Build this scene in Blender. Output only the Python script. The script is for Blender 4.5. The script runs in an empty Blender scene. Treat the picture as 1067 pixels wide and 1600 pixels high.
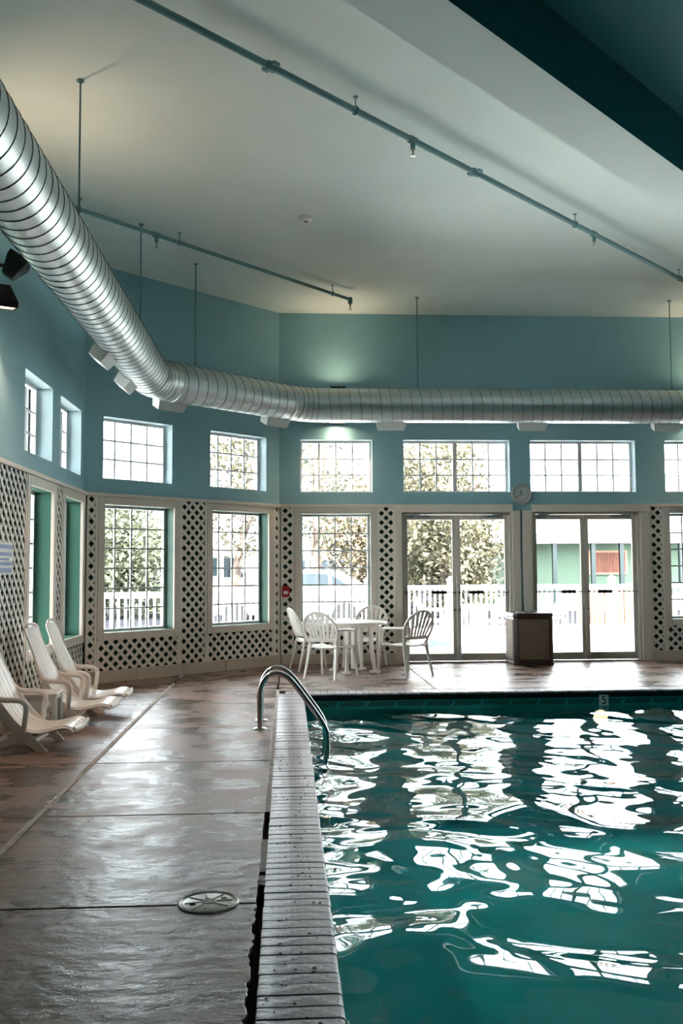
import bpy, math, random
import numpy as np
from mathutils import Vector, Matrix

# ------------------------------------------------------------------ camera, sky, exposure
SC = bpy.context.scene
COL = SC.collection
YAW, PITCH, ROLL, F_PX, CAM_H = .0586, .0638, -.0055, 1437.03, 1.4
def make_camera():
    cy, sy, cp, sp = math.cos(YAW), math.sin(YAW), math.cos(PITCH), math.sin(PITCH)
    X = Vector((cy, -sy, 0)); Fw = Vector((sy*cp, cy*cp, sp)); V = Vector((-sy*sp, -cy*sp, cp))
    c, s = math.cos(ROLL), math.sin(ROLL)
    R = X*c + V*s; U = V*c - X*s
    cd = bpy.data.cameras.new('camera'); cd.sensor_fit = 'VERTICAL'; cd.sensor_height = 36; cd.sensor_width = 24
    cd.lens = F_PX*36/1600; cd.clip_start = .05; cd.clip_end = 500
    o = bpy.data.objects.new('camera', cd); COL.objects.link(o)
    M = Matrix((R, U, -Fw)).transposed().to_4x4(); M.translation = (0, 0, CAM_H)
    o.matrix_world = M
    SC.camera = o
make_camera()
W = bpy.data.worlds.new('overcast_sky'); SC.world = W; W.use_nodes = True
SKY = 3.6
bg = W.node_tree.nodes['Background']
bg.inputs[0].default_value = (.88, .955, 1.0, 1); bg.inputs[1].default_value = SKY
vs = SC.view_settings
vs.view_transform = 'Standard'; vs.look = 'None'; vs.gamma = 1; vs.use_curve_mapping = False
vs.exposure = 2.4
sun_d = bpy.data.lights.new('sun', 'SUN'); sun_d.energy = 10.5; sun_d.angle = math.radians(2); sun_d.color = (1, .93, .82)   # stands behind the building: lights the yard, not the room
sun_o = bpy.data.objects.new('sun', sun_d); COL.objects.link(sun_o); sun_o.location = (0, -20, 30)
sun_o.rotation_euler = Vector((-.14, .5, -.86)).to_track_quat('-Z', 'Y').to_euler()
SC.cycles.max_bounces = 10; SC.cycles.diffuse_bounces = 6; SC.cycles.glossy_bounces = 5
SC.cycles.transparent_max_bounces = 24; SC.cycles.sample_clamp_indirect = 6
SC.cycles.caustics_reflective = False; SC.cycles.caustics_refractive = False
rnd = random.Random(7)

# ------------------------------------------------------------------ room dimensions (metres)
XL, YA, XC, D = -2.566, 11.72, -.127, 13.987           # left wall x, left corner y, far corner x, far wall y
AXIS = 3.595                                            # the room is symmetrical about this x
XR, XC2 = 2*AXIS-XL, 2*AXIS-XC
YB = -6.0                                               # wall behind the photographer
ZC, ZL = 5.37, 2.40                                     # ceiling, top of the lattice wainscot
TH = .26                                                # wall thickness
PX0, PX1, PY0, PY1 = .18, 2*AXIS-.18, -3.0, 10.6        # pool opening
ZW = -.17                                               # water level
AL = math.hypot(XC-XL, D-YA); AD = Vector(((XC-XL)/AL, (D-YA)/AL, 0)); AN = Vector((-AD.y, AD.x, 0))

# ------------------------------------------------------------------ helpers
def link(o, parent=None):
    COL.objects.link(o)
    if parent is not None: o.parent = parent
    return o
def tag(o, label=None, cat=None, group=None, kind=None):
    if label: o['label'] = label
    if cat: o['category'] = cat
    if group: o['group'] = group
    if kind: o['kind'] = kind
    return o
def empty(name, loc=(0, 0, 0), rz=0, label=None, cat=None, group=None, kind=None):
    o = bpy.data.objects.new(name, None); o.empty_display_size = .1
    o.location = loc; o.rotation_euler = (0, 0, rz); link(o)
    return tag(o, label, cat, group, kind)
class MB:
    def __init__(s): s.v = []; s.f = []; s.m = []
    def add(s, vs, fs, mi=0):
        b = len(s.v); s.v += [tuple(p) for p in vs]
        s.f += [tuple(i+b for i in f) for f in fs]; s.m += [mi]*len(fs); return s
    def box(s, x0, x1, y0, y1, z0, z1, mi=0):
        return s.add([(x0,y0,z0),(x1,y0,z0),(x1,y1,z0),(x0,y1,z0),(x0,y0,z1),(x1,y0,z1),(x1,y1,z1),(x0,y1,z1)],
              [(0,3,2,1),(4,5,6,7),(0,1,5,4),(1,2,6,5),(2,3,7,6),(3,0,4,7)], mi)
    def prism(s, poly, a, b, axis='z', mi=0):
        """poly: 2D points; extruded from a to b along axis (z: xy, y: xz, x: yz)"""
        n = len(poly)
        f = {'z': lambda p, t: (p[0], p[1], t), 'y': lambda p, t: (p[0], t, p[1]), 'x': lambda p, t: (t, p[0], p[1])}[axis]
        area = sum(poly[i][0]*poly[(i+1) % n][1]-poly[(i+1) % n][0]*poly[i][1] for i in range(n))
        if (area < 0) != (axis == 'y'): poly = poly[::-1]
        vs = [f(p, a) for p in poly]+[f(p, b) for p in poly]
        fs = [tuple(range(n-1, -1, -1)), tuple(range(n, 2*n))]+[(i, (i+1) % n, n+(i+1) % n, n+i) for i in range(n)]
        return s.add(vs, fs, mi)
    def tube(s, path, r, seg=10, closed=False, mi=0, sx=1.0, up=None):
        P = [Vector(p) for p in path]; n = len(P)
        rs = r if isinstance(r, (list, tuple)) else [r]*n
        T = []
        for i in range(n):
            a = P[(i-1) % n] if (closed or i > 0) else P[i]; b = P[(i+1) % n] if (closed or i < n-1) else P[i]
            T.append((b-a).normalized())
        N = Vector(up) if up else (Vector((0, 0, 1)) if abs(T[0].z) < .9 else Vector((1, 0, 0)))
        N = (N-T[0]*N.dot(T[0])).normalized(); vs = []
        for i in range(n):
            N = (N-T[i]*N.dot(T[i])).normalized(); B = T[i].cross(N)
            for k in range(seg):
                a = 2*math.pi*k/seg
                vs.append(P[i]+(N*math.cos(a)+B*math.sin(a)*sx)*rs[i])
        fs = []
        for i in range(n if closed else n-1):
            j = (i+1) % n
            for k in range(seg):
                l = (k+1) % seg; fs.append((i*seg+k, i*seg+l, j*seg+l, j*seg+k))
        if not closed:
            fs.append(tuple(range(seg-1, -1, -1))); fs.append(tuple(range((n-1)*seg, n*seg)))
        return s.add(vs, fs, mi)
    def lathe(s, prof, seg=24, c=(0, 0, 0), mi=0):
        vs = []; n = len(prof)
        for (r, z) in prof:
            for k in range(seg):
                a = 2*math.pi*k/seg; vs.append((c[0]+r*math.cos(a), c[1]+r*math.sin(a), c[2]+z))
        fs = [(i*seg+k, i*seg+(k+1) % seg, (i+1)*seg+(k+1) % seg, (i+1)*seg+k) for i in range(n-1) for k in range(seg)]
        fs.append(tuple(range(seg-1, -1, -1))); fs.append(tuple(range((n-1)*seg, n*seg)))
        return s.add(vs, fs, mi)
    def sheet(s, rows, th, mi=0):
        """closed curved plate: rows = list of rows of points; thickness th along the local normal"""
        R, Cn = len(rows), len(rows[0]); P = [[Vector(p) for p in r] for r in rows]
        Nn = [[None]*Cn for _ in range(R)]
        for i in range(R):
            for j in range(Cn):
                a = P[min(i+1, R-1)][j]-P[max(i-1, 0)][j]; b = P[i][min(j+1, Cn-1)]-P[i][max(j-1, 0)]
                Nn[i][j] = a.cross(b).normalized()
        vs = [P[i][j]+Nn[i][j]*th/2 for i in range(R) for j in range(Cn)]+[P[i][j]-Nn[i][j]*th/2 for i in range(R) for j in range(Cn)]
        o = R*Cn; fs = []
        for i in range(R-1):
            for j in range(Cn-1):
                a, b, c, d = i*Cn+j, i*Cn+j+1, (i+1)*Cn+j+1, (i+1)*Cn+j
                fs += [(d, c, b, a), (o+a, o+b, o+c, o+d)]
        for j in range(Cn-1):
            fs += [(j, j+1, o+j+1, o+j), ((R-1)*Cn+j+1, (R-1)*Cn+j, o+(R-1)*Cn+j, o+(R-1)*Cn+j+1)]
        for i in range(R-1):
            fs += [((i+1)*Cn, i*Cn, o+i*Cn, o+(i+1)*Cn), (i*Cn+Cn-1, (i+1)*Cn+Cn-1, o+(i+1)*Cn+Cn-1, o+i*Cn+Cn-1)]
        return s.add(vs, fs, mi)
    def mesh(s, name, mats, smooth=False):
        me = bpy.data.meshes.new(name); me.from_pydata(s.v, [], s.f)
        for m in (mats if isinstance(mats, (list, tuple)) else [mats]): me.materials.append(m)
        if any(s.m): me.polygons.foreach_set('material_index', s.m)
        if smooth:
            me.polygons.foreach_set('use_smooth', [True]*len(me.polygons))
            if smooth != 'all': me.set_sharp_from_angle(angle=math.radians(40))
        me.update(); return me
    def build(s, name, mats, parent=None, smooth=False, bevel=0, loc=None, rz=None):
        o = bpy.data.objects.new(name, s.mesh(name, mats, smooth)); link(o, parent)
        if loc is not None: o.location = loc
        if rz is not None: o.rotation_euler = (0, 0, rz)
        if bevel:
            b = o.modifiers.new('bevel', 'BEVEL'); b.width = bevel; b.segments = 2; b.limit_method = 'ANGLE'
        return o
def inst(name, me, parent=None, loc=None, rot=None):
    o = bpy.data.objects.new(name, me); link(o, parent)
    if loc is not None: o.location = loc
    if rot is not None: o.rotation_euler = rot
    return o
def copy_tree(o, parent=None):
    c = o.copy(); COL.objects.link(c); c.parent = parent
    for ch in list(o.children): copy_tree(ch, c)
    return c
def clip(poly, a, b, c):
    """keep the part of a convex polygon with a*x+b*y <= c"""
    out = []; n = len(poly)
    for i in range(n):
        p, q = poly[i], poly[(i+1) % n]; dp, dq = a*p[0]+b*p[1]-c, a*q[0]+b*q[1]-c
        if dp <= 0: out.append(p)
        if (dp < 0 < dq) or (dq < 0 < dp):
            t = dp/(dp-dq); out.append((p[0]+(q[0]-p[0])*t, p[1]+(q[1]-p[1])*t))
    return out
def bez(pts, n=8):
    """Catmull-Rom through points"""
    P = [Vector(p) for p in pts]; P = [P[0]*2-P[1]]+P+[P[-1]*2-P[-2]]; out = []
    for i in range(1, len(P)-2):
        for k in range(n):
            t = k/n
            out.append(.5*((2*P[i])+(P[i+1]-P[i-1])*t+(2*P[i-1]-5*P[i]+4*P[i+1]-P[i+2])*t*t+(3*P[i]-P[i-1]-3*P[i+1]+P[i+2])*t**3))
    out.append(P[-2]); return out

# ------------------------------------------------------------------ materials
def mat(name, col, rough=.5, metal=0, spec=.5, var=0, vscale=8, bump=0, bscale=60, coords='Object', emit=None, estr=0):
    m = bpy.data.materials.new(name); m.use_nodes = True; nt = m.node_tree; N = nt.nodes; Lk = nt.links
    p = N['Principled BSDF']
    p.inputs['Base Color'].default_value = (*col, 1); p.inputs['Roughness'].default_value = rough
    p.inputs['Metallic'].default_value = metal; p.inputs['Specular IOR Level'].default_value = spec
    if emit: p.inputs['Emission Color'].default_value = (*emit, 1); p.inputs['Emission Strength'].default_value = estr
    if var or bump:
        tc = N.new('ShaderNodeTexCoord')
    if var:
        nz = N.new('ShaderNodeTexNoise'); nz.inputs['Scale'].default_value = vscale; nz.inputs['Detail'].default_value = 6
        Lk.new(tc.outputs[coords], nz.inputs['Vector'])
        mp = N.new('ShaderNodeMapRange'); mp.inputs[1].default_value = .3; mp.inputs[2].default_value = .7
        mp.inputs[3].default_value = 1-var; mp.inputs[4].default_value = 1+var
        Lk.new(nz.outputs[0], mp.inputs[0])
        mx = N.new('ShaderNodeMix'); mx.data_type = 'RGBA'; mx.blend_type = 'MULTIPLY'; mx.inputs[0].default_value = 1
        mx.inputs[6].default_value = (*col, 1); Lk.new(mp.outputs[0], mx.inputs[7]); Lk.new(mx.outputs[2], p.inputs['Base Color'])
    if bump:
        nb = N.new('ShaderNodeTexNoise'); nb.inputs['Scale'].default_value = bscale; nb.inputs['Detail'].default_value = 4
        Lk.new(tc.outputs[coords], nb.inputs['Vector'])
        bp = N.new('ShaderNodeBump'); bp.inputs['Strength'].default_value = bump; bp.inputs['Distance'].default_value = .01
        Lk.new(nb.outputs[0], bp.inputs['Height']); Lk.new(bp.outputs[0], p.inputs['Normal'])
    return m
def srgb(r, g, b):
    f = lambda c: ((c/255+.055)/1.055)**2.4 if c > 10 else c/255/12.92
    return (f(r), f(g), f(b))
M = {}
M['teal'] = mat('teal_wall_paint', srgb(146, 190, 202), .6, spec=.3, var=.03, vscale=3, bump=.05, bscale=120)
M['green'] = mat('green_wall_paint', srgb(68, 116, 100), .55, spec=.3, var=.04, vscale=4)
M['reveal_lit'] = mat('wall_paint_skylit', srgb(196, 218, 224), .6, spec=.3)  # wall paint lightened: skylight on the upper reveals is put into the colour
M['lattice_shade'] = mat('green_paint_shaded', srgb(26, 54, 46), .8, spec=.2)  # green wall paint darkened: shade behind the lattice is put into the colour
M['ceiling'] = mat('ceiling_paint', srgb(226, 237, 235), .8, spec=.2, var=.02, vscale=2, bump=.08, bscale=90)
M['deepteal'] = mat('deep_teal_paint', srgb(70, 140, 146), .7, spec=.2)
M['trim'] = mat('trim_paint', srgb(224, 214, 202), .45, var=.03, vscale=6)
M['base'] = mat('baseboard_paint', srgb(205, 192, 174), .5, var=.04, vscale=5)
M['lattice'] = mat('lattice_vinyl', srgb(238, 232, 222), .4)
M['vinyl'] = mat('white_vinyl', srgb(236, 236, 236), .35)
M['munt'] = mat('muntin_vinyl', srgb(222, 224, 226), .4)
M['alu'] = mat('door_frame_paint', srgb(206, 200, 190), .4)
M['resin'] = mat('white_resin', srgb(240, 234, 226), .35)
M['resin_bright'] = mat('white_patio_resin', srgb(240, 240, 240), .35)
M['steel'] = mat('stainless_steel', (.55, .55, .53), .2, metal=1)
M['duct'] = mat('galvanised_duct', (.55, .61, .62), .42, metal=.9, var=.05, vscale=30)
M['seam'] = mat('duct_seam', (.10, .12, .125), .5, metal=.5)
M['diff'] = mat('diffuser_paint', srgb(214, 222, 222), .5)
M['pipe'] = mat('teal_pipe_paint', srgb(92, 138, 142), .5)
M['brass'] = mat('sprinkler_metal', (.35, .33, .3), .35, metal=1)
M['black'] = mat('black_housing', (.012, .012, .012), .45)
M['dark'] = mat('dark_gap', (.012, .012, .012), .9)
M['lens'] = mat('lamp_lens', (.9, .8, .6), .3, emit=(1, .78, .5), estr=18)
M['red'] = mat('red_plastic', srgb(170, 22, 26), .4)
M['white'] = mat('white_plastic', srgb(235, 235, 230), .4)
M['bin_frame'] = mat('dark_brown_plastic', srgb(62, 48, 42), .45)
M['bin_panel'] = mat('pebble_aggregate', srgb(120, 102, 88), .8, var=.55, vscale=90, bump=.6, bscale=110)
M['drain'] = mat('cream_lid_plastic', srgb(206, 196, 178), .3, var=.08, vscale=14)
M['clock_face'] = mat('clock_face', srgb(196, 202, 200), .5)
M['chrome'] = mat('clock_rim', srgb(190, 198, 198), .25, metal=.6)
M['blue'] = mat('blue_print', srgb(120, 140, 190), .5)
M['mortar'] = mat('mortar', srgb(168, 160, 152), .8, var=.2, vscale=25, bump=.4, bscale=80)
M['sealant'] = mat('joint_sealant', srgb(176, 164, 150), .7, var=.3, vscale=12)
M['tile'] = mat('pool_tile', srgb(66, 165, 162), .25, var=.05, vscale=5)
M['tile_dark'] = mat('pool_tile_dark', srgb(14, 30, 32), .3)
M['plaster'] = mat('pool_plaster', (.005, .74, .82), .8, var=.06, vscale=2)
def glass_mat(name, refl=1.0, tint=(1, 1, 1), ior=1.45):
    m = bpy.data.materials.new(name); m.use_nodes = True; nt = m.node_tree; N = nt.nodes; N.clear()
    o = N.new('ShaderNodeOutputMaterial'); mx = N.new('ShaderNodeMixShader'); t = N.new('ShaderNodeBsdfTransparent'); g = N.new('ShaderNodeBsdfGlossy')
    t.inputs[0].default_value = (*tint, 1); g.inputs['Roughness'].default_value = .02
    fr = N.new('ShaderNodeFresnel'); fr.inputs[0].default_value = ior
    nt.links.new(fr.outputs[0], mx.inputs[0]); nt.links.new(t.outputs[0], mx.inputs[1]); nt.links.new(g.outputs[0], mx.inputs[2]); nt.links.new(mx.outputs[0], o.inputs[0])
    return m
M['glass'] = glass_mat('window_glass', tint=(.97, .98, .98))
M['water'] = glass_mat('pool_water_surface', tint=(.8, .97, .98), ior=1.333)
def wet_concrete(name, dry, wet, scale, lo, hi, r_dry, r_wet, bump=.25):
    m = bpy.data.materials.new(name); m.use_nodes = True; nt = m.node_tree; N = nt.nodes; Lk = nt.links; p = N['Principled BSDF']; p.inputs['Specular IOR Level'].default_value = .32
    tc = N.new('ShaderNodeTexCoord'); mpg = N.new('ShaderNodeMapping'); mpg.inputs['Scale'].default_value = (.75, 1.15, 1)
    Lk.new(tc.outputs['Object'], mpg.inputs[0])
    n1 = N.new('ShaderNodeTexNoise'); n1.inputs['Scale'].default_value = scale; n1.inputs['Detail'].default_value = 7; n1.inputs['Roughness'].default_value = .62; n1.inputs['Distortion'].default_value = .5
    Lk.new(mpg.outputs[0], n1.inputs['Vector'])
    rp = N.new('ShaderNodeMapRange'); rp.interpolation_type = 'SMOOTHSTEP'; rp.inputs[1].default_value = lo; rp.inputs[2].default_value = hi; Lk.new(n1.outputs[0], rp.inputs[0])
    n2 = N.new('ShaderNodeTexNoise'); n2.inputs['Scale'].default_value = 70; n2.inputs['Detail'].default_value = 5; Lk.new(tc.outputs['Object'], n2.inputs['Vector'])
    mx = N.new('ShaderNodeMix'); mx.data_type = 'RGBA'; mx.inputs[6].default_value = (*dry, 1); mx.inputs[7].default_value = (*wet, 1); Lk.new(rp.outputs[0], mx.inputs[0])
    m2 = N.new('ShaderNodeMapRange'); m2.inputs[1].default_value = .3; m2.inputs[2].default_value = .7; m2.inputs[3].default_value = .66; m2.inputs[4].default_value = 1.26; Lk.new(n2.outputs[0], m2.inputs[0])
    ml = N.new('ShaderNodeMix'); ml.data_type = 'RGBA'; ml.blend_type = 'MULTIPLY'; ml.inputs[0].default_value = 1; Lk.new(mx.outputs[2], ml.inputs[6]); Lk.new(m2.outputs[0], ml.inputs[7])
    Lk.new(ml.outputs[2], p.inputs['Base Color'])
    rr = N.new('ShaderNodeMapRange'); rr.inputs[3].default_value = r_dry; rr.inputs[4].default_value = r_wet; Lk.new(rp.outputs[0], rr.inputs[0]); Lk.new(rr.outputs[0], p.inputs['Roughness'])
    n3 = N.new('ShaderNodeTexNoise'); n3.inputs['Scale'].default_value = 130; n3.inputs['Detail'].default_value = 3; Lk.new(tc.outputs['Object'], n3.inputs['Vector'])
    n4 = N.new('ShaderNodeTexNoise'); n4.inputs['Scale'].default_value = 13; n4.inputs['Detail'].default_value = 4; Lk.new(mpg.outputs[0], n4.inputs['Vector'])
    b1 = N.new('ShaderNodeBump'); b1.inputs['Strength'].default_value = bump; b1.inputs['Distance'].default_value = .004; Lk.new(n3.outputs[0], b1.inputs['Height'])
    b2 = N.new('ShaderNodeBump'); b2.inputs['Strength'].default_value = .4; b2.inputs['Distance'].default_value = .02; Lk.new(n4.outputs[0], b2.inputs['Height']); Lk.new(b1.outputs[0], b2.inputs['Normal'])
    Lk.new(b2.outputs[0], p.inputs['Normal'])
    return m
M['concrete'] = wet_concrete('wet_deck_concrete', srgb(152, 126, 112), srgb(88, 68, 56), 2.6, .34, .64, .44, .2, bump=.4)
M['brick'] = wet_concrete('coping_brick', srgb(168, 158, 160), srgb(134, 126, 128), 3, .4, .65, .40, .28, bump=.2)

# ------------------------------------------------------------------ wall frames: local (u along wall, n outward, z)
class Frame:
    def __init__(s, origin, d): s.o = Vector((*origin, 0)); s.rz = math.atan2(d[1], d[0]); s.d = Vector((d[0], d[1], 0)); s.n = Vector((-d[1], d[0], 0))
    def at(s, u, n=0, z=0): return s.o+s.d*u+s.n*n+Vector((0, 0, z))
FAR = Frame((0, D), (1, 0)); LEFT = Frame((XL, 0), (0, 1)); ANG = Frame((XL, YA), (AD.x, AD.y))
RANG = Frame((XC2, D), (AD.x, -AD.y)); RIGHT = Frame((XR, 0), (0, -1))

def wall(name, fr, u0, u1, openings, ztop=ZC+.2):
    """wall with real thickness and openings; teal above the wainscot line, green below"""
    us = sorted({u0, u1, *[o[0] for o in openings], *[o[1] for o in openings]})
    zs = sorted({0, ztop, ZL-.03, *[o[2] for o in openings], *[o[3] for o in openings]})
    mb = MB(); hole = lambda u, z: any(o[0] < u < o[1] and o[2] < z < o[3] for o in openings)
    for a, b in zip(us, us[1:]):
        for c, d in zip(zs, zs[1:]):
            if hole((a+b)/2, (c+d)/2): continue
            mi = 1 if (c+d)/2 < ZL-.03 else 0
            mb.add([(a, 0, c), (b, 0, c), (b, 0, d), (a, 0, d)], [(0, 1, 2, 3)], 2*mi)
            mb.add([(a, TH, c), (b, TH, c), (b, TH, d), (a, TH, d)], [(3, 2, 1, 0)], mi)
    for (a, b, c, d) in openings:
        mi = 1 if (c+d)/2 < ZL-.03 else 3
        mb.add([(a, 0, c), (a, TH, c), (a, TH, d), (a, 0, d)], [(0, 3, 2, 1)], mi)
        mb.add([(b, 0, c), (b, TH, c), (b, TH, d), (b, 0, d)], [(0, 1, 2, 3)], mi)
        mb.add([(a, 0, d), (b, 0, d), (b, TH, d), (a, TH, d)], [(0, 1, 2, 3)], mi)
        if c > 0: mb.add([(a, 0, c), (b, 0, c), (b, TH, c), (a, TH, c)], [(0, 3, 2, 1)], mi)
    mb.add([(u0, 0, ztop), (u1, 0, ztop), (u1, TH, ztop), (u0, TH, ztop)], [(0, 1, 2, 3)])
    for u in (u0, u1): mb.add([(u, 0, 0), (u, TH, 0), (u, TH, ztop), (u, 0, ztop)], [(0, 1, 2, 3)])
    o = mb.build(name, [M['teal'], M['green'], M['lattice_shade'], M['reveal_lit']], loc=fr.o, rz=fr.rz); tag(o, kind='structure'); return o

ZU0, ZU1 = 2.597, 3.407       # clerestory windows
ZB0, ZB1 = .63, 2.265         # lower windows
far_up = [(.194, 1.298), (1.773, 3.432), (3.758, 5.417), (5.892, 6.996)]
far_low = [(.2, 1.26), (2*AXIS-1.26, 2*AXIS-.2)]
doors_open = [(1.74, 3.44), (3.75, 5.45)]
ZD = 2.285
ang_up = [(.278, 1.35), (2.01, 3.067)]; ang_low = [(.29, 1.372), (2.03, 3.092)]
left_up = [(9.085, 10.146), (10.5, 11.54)]; left_low = [(9.2, 10.13), (10.63, 11.56)]
op = lambda L, a, b: [(x0, x1, a, b) for x0, x1 in L]
wall('wall_far', FAR, XC-.11, XC2+.11, op(far_up, ZU0, ZU1)+op(far_low, ZB0, ZB1)+op(doors_open, 0, ZD))
wall('wall_angled', ANG, -.11, AL+.11, op(ang_up, ZU0, ZU1)+op(ang_low, ZB0, ZB1))
wall('wall_left', LEFT, YB, YA+.11, op(left_up, ZU0, ZU1)+op(left_low, ZB0, ZB1))
mir = lambda L: [(AL-b, AL-a) for a, b in L][::-1]
wall('wall_angled_right', RANG, -.11, AL+.11, op(mir(ang_up), ZU0, ZU1)+op(mir(ang_low), ZB0, ZB1))
wall('wall_right', RIGHT, -YA-.11, -YB, [])
wall('wall_back', Frame((XR, YB), (-1, 0)), -.3, XR-XL+.3, [])

# ceiling: pale flat part up to the diagonal beam, deep teal beyond it
ROOM = [(XL, YB), (XR, YB), (XR, YA), (XC2, D), (XC, D), (XL, YA)]
BS = AD.y/AD.x                                     # the beam and pipes run parallel to the angled wall
ROOMX = [(XL-.2, YB-.2), (XR+.2, YB-.2), (XR+.2, YA+.1), (XC2+.1, D+.2), (XC-.1, D+.2), (XL-.2, YA+.1)]
tag(MB().prism(clip(ROOMX, BS, -1, -4.7), ZC, ZC+.12).build('ceiling', M['ceiling']), kind='structure')
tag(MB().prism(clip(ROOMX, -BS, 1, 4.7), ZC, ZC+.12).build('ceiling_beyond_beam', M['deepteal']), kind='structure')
bm_ = MB(); bp = clip(clip(ROOMX, BS, -1, -4.44), -BS, 1, 5.07)
bm_.prism(bp, 4.87, ZC+.02)
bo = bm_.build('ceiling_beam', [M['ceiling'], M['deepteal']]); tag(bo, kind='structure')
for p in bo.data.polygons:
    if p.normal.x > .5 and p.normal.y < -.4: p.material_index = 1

# ------------------------------------------------------------------ floor: substrate, slabs, sealant
floor = empty('floor', kind='structure')
sub = MB()
for x0, x1, y0, y1 in ((XL-.2, PX0-.1, YB-.2, D+.3), (PX1+.1, XR+.2, YB-.2, D+.3), (PX0-.1, PX1+.1, PY1+.1, D+.3), (PX0-.1, PX1+.1, YB-.2, PY0-.1)):
    sub.box(x0, x1, y0, y1, -.3, -.07)
sub.build('substrate', M['dark'], floor)
JX = -1.431; CX0 = -.1115
ys = [YB-.1, -4.94, -3.45, -1.96, -.47, 1.02, 2.51, 4.0, 5.465, 6.94, 8.44, 9.94, 11.44, D+.1]
RC = [(x*1.0, y*1.0) for x, y in ROOMX]
def slab(x0, x1, y0, y1, g=.006):
    poly = [(x0+g, y0+g), (x1-g, y0+g), (x1-g, y1-g), (x0+g, y1-g)]
    for i in range(6):
        (ax, ay), (bx, by) = ROOMX[i], ROOMX[(i+1) % 6]; nx, ny = by-ay, -(bx-ax)
        poly = clip(poly, nx, ny, nx*ax+ny*ay)
    if abs(x1-(CX0-.018)) < 1e-6 and 1 < y1 < 6:       # broken, ragged edge along the coping
        ny_ = max(2, int((y1-y0)/.022)); amp = .012 if y1 < 4.2 else .004
        poly = [(x0+g, y0+g)]+[(x1-g+rnd.uniform(-amp, amp*.5), y0+g+(y1-y0-2*g)*i/ny_) for i in range(ny_+1)]+[(x0+g, y1-g)]
    if len(poly) > 2: MB().prism(poly, -.1, 0).build('slab', M['concrete'], floor, bevel=.005)
for a, b in zip(ys, ys[1:]):
    slab(XL-.2, JX-.012, a, b)
    if a > 11: slab(JX+.012, CX0-.004, a, b)
    else: slab(JX+.012, CX0-.018, a, b)
    if a < 9.9: slab(PX1+.3, XR+.2, a, b)
xs = [CX0, 1.74, 3.63, 5.5, PX1+.3, XR+.2]
for a, b in zip(xs, xs[1:]):
    slab(a, b, 11.44, D+.1)
    slab(a, b, PY1+.3 if b < XR else 9.94, 11.44)
slab(CX0, PX1+.3, YB-.1, PY0-.3)
sl = MB(); yy = 1.0
while yy < 11.6:
    w = .011+.006*rnd.random(); dx = rnd.uniform(-.004, .004); sl.box(JX-w+dx, JX+w+dx, yy, yy+.24, -.05, .001+.003*rnd.random()); yy += .245
tag(sl.build('joint_sealant', M['sealant'], floor), kind='stuff')
mo = MB(); yy = 4.25                                   # crumbling mortar between the slabs and the coping: gone near the camera
while yy < 10.9:
    ln = rnd.uniform(.08, .4)
    if rnd.random() < .95: mo.box(CX0-.026, CX0+.012, yy, yy+ln, -.06, -.003-.007*rnd.random())
    yy += ln+(.003 if rnd.random() < .8 else .04)
tag(mo.build('mortar_fill', M['mortar'], floor), kind='stuff')

# coping bricks round the pool
coping = empty('pool_coping', (0, 0, 0), 0, 'grey brick coping with rounded nose along the pool edge', 'coping')
def brick_mesh(w):
    """brick 0..-.29 in x (nose at x=0 rounded), width w along y"""
    pr = [(-.285, -.07), (-.285, -.004), (-.279, 0), (-.018, 0), (-.008, -.003), (-.002, -.009), (0, -.02), (-.003, -.05), (-.013, -.06), (-.03, -.065), (-.05, -.07)]
    return MB().prism(pr, 0, w, axis='y').mesh('brick', M['brick'], smooth=True)
BW = .0815; bms = [brick_mesh(BW-.007-.002*k) for k in range(3)]
y = 1.6
while y < PY1-.02:
    inst('brick', rnd.choice(bms), coping, (PX0+rnd.uniform(-.0015, .0015), y, rnd.uniform(-.0025, .001)), (0, rnd.uniform(-.003, .003), rnd.uniform(-.004, .004))); y += BW
thin = MB().prism([(-.285, -.07), (-.285, -.004), (-.279, 0), (-.016, 0), (-.006, -.003), (0, -.012), (-.003, -.022), (-.02, -.026), (-.05, -.07)], 0, BW-.007, axis='y').mesh('brick', M['brick'], smooth=True)
x = PX0-.29
while x < PX1:
    inst('brick', thin, coping, (x+BW, PY1, rnd.uniform(-.002, .001)), (0, 0, -math.pi/2+math.pi*0)); x += BW
# the nose of the far bricks has to point at the pool (-y): turned about z by -90 deg, brick length runs to +y
tag(MB().prism([(PX0-.285, -.07), (PX0-.285, -.002), (PX0-.03, -.002), (PX0-.004, -.016), (PX0, -.035), (PX0-.05, -.07)], YB+3.0, 1.6, axis='y').build('coping_run', M['brick'], coping), kind='stuff')
MB().box(PX1, PX1+.29, PY0, PY1, -.07, 0).build('coping_edge', M['brick'], coping, bevel=.012)
MB().box(CX0, PX1+.29, PY0-.29, PY0, -.07, 0).build('coping_edge', M['brick'], coping, bevel=.012)
dr = MB()
for k in range(150):                                   # beads of water and grit on the coping
    t = rnd.random()**1.6; py = 2.7+6.5*t; px = rnd.uniform(CX0+.03, PX0-.03); r = rnd.uniform(.0025, .0075)
    dr.lathe([(r, 0), (r*.85, r*.35), (r*.4, r*.55)], 7, (px, py, .0005))
M['droplet'] = mat('water_bead', (.12, .12, .12), .05, spec=.8)
tag(dr.build('water_droplets', M['droplet'], smooth=True), 'small beads of water and grit scattered over the brick coping', 'droplets', kind='stuff')

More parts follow.
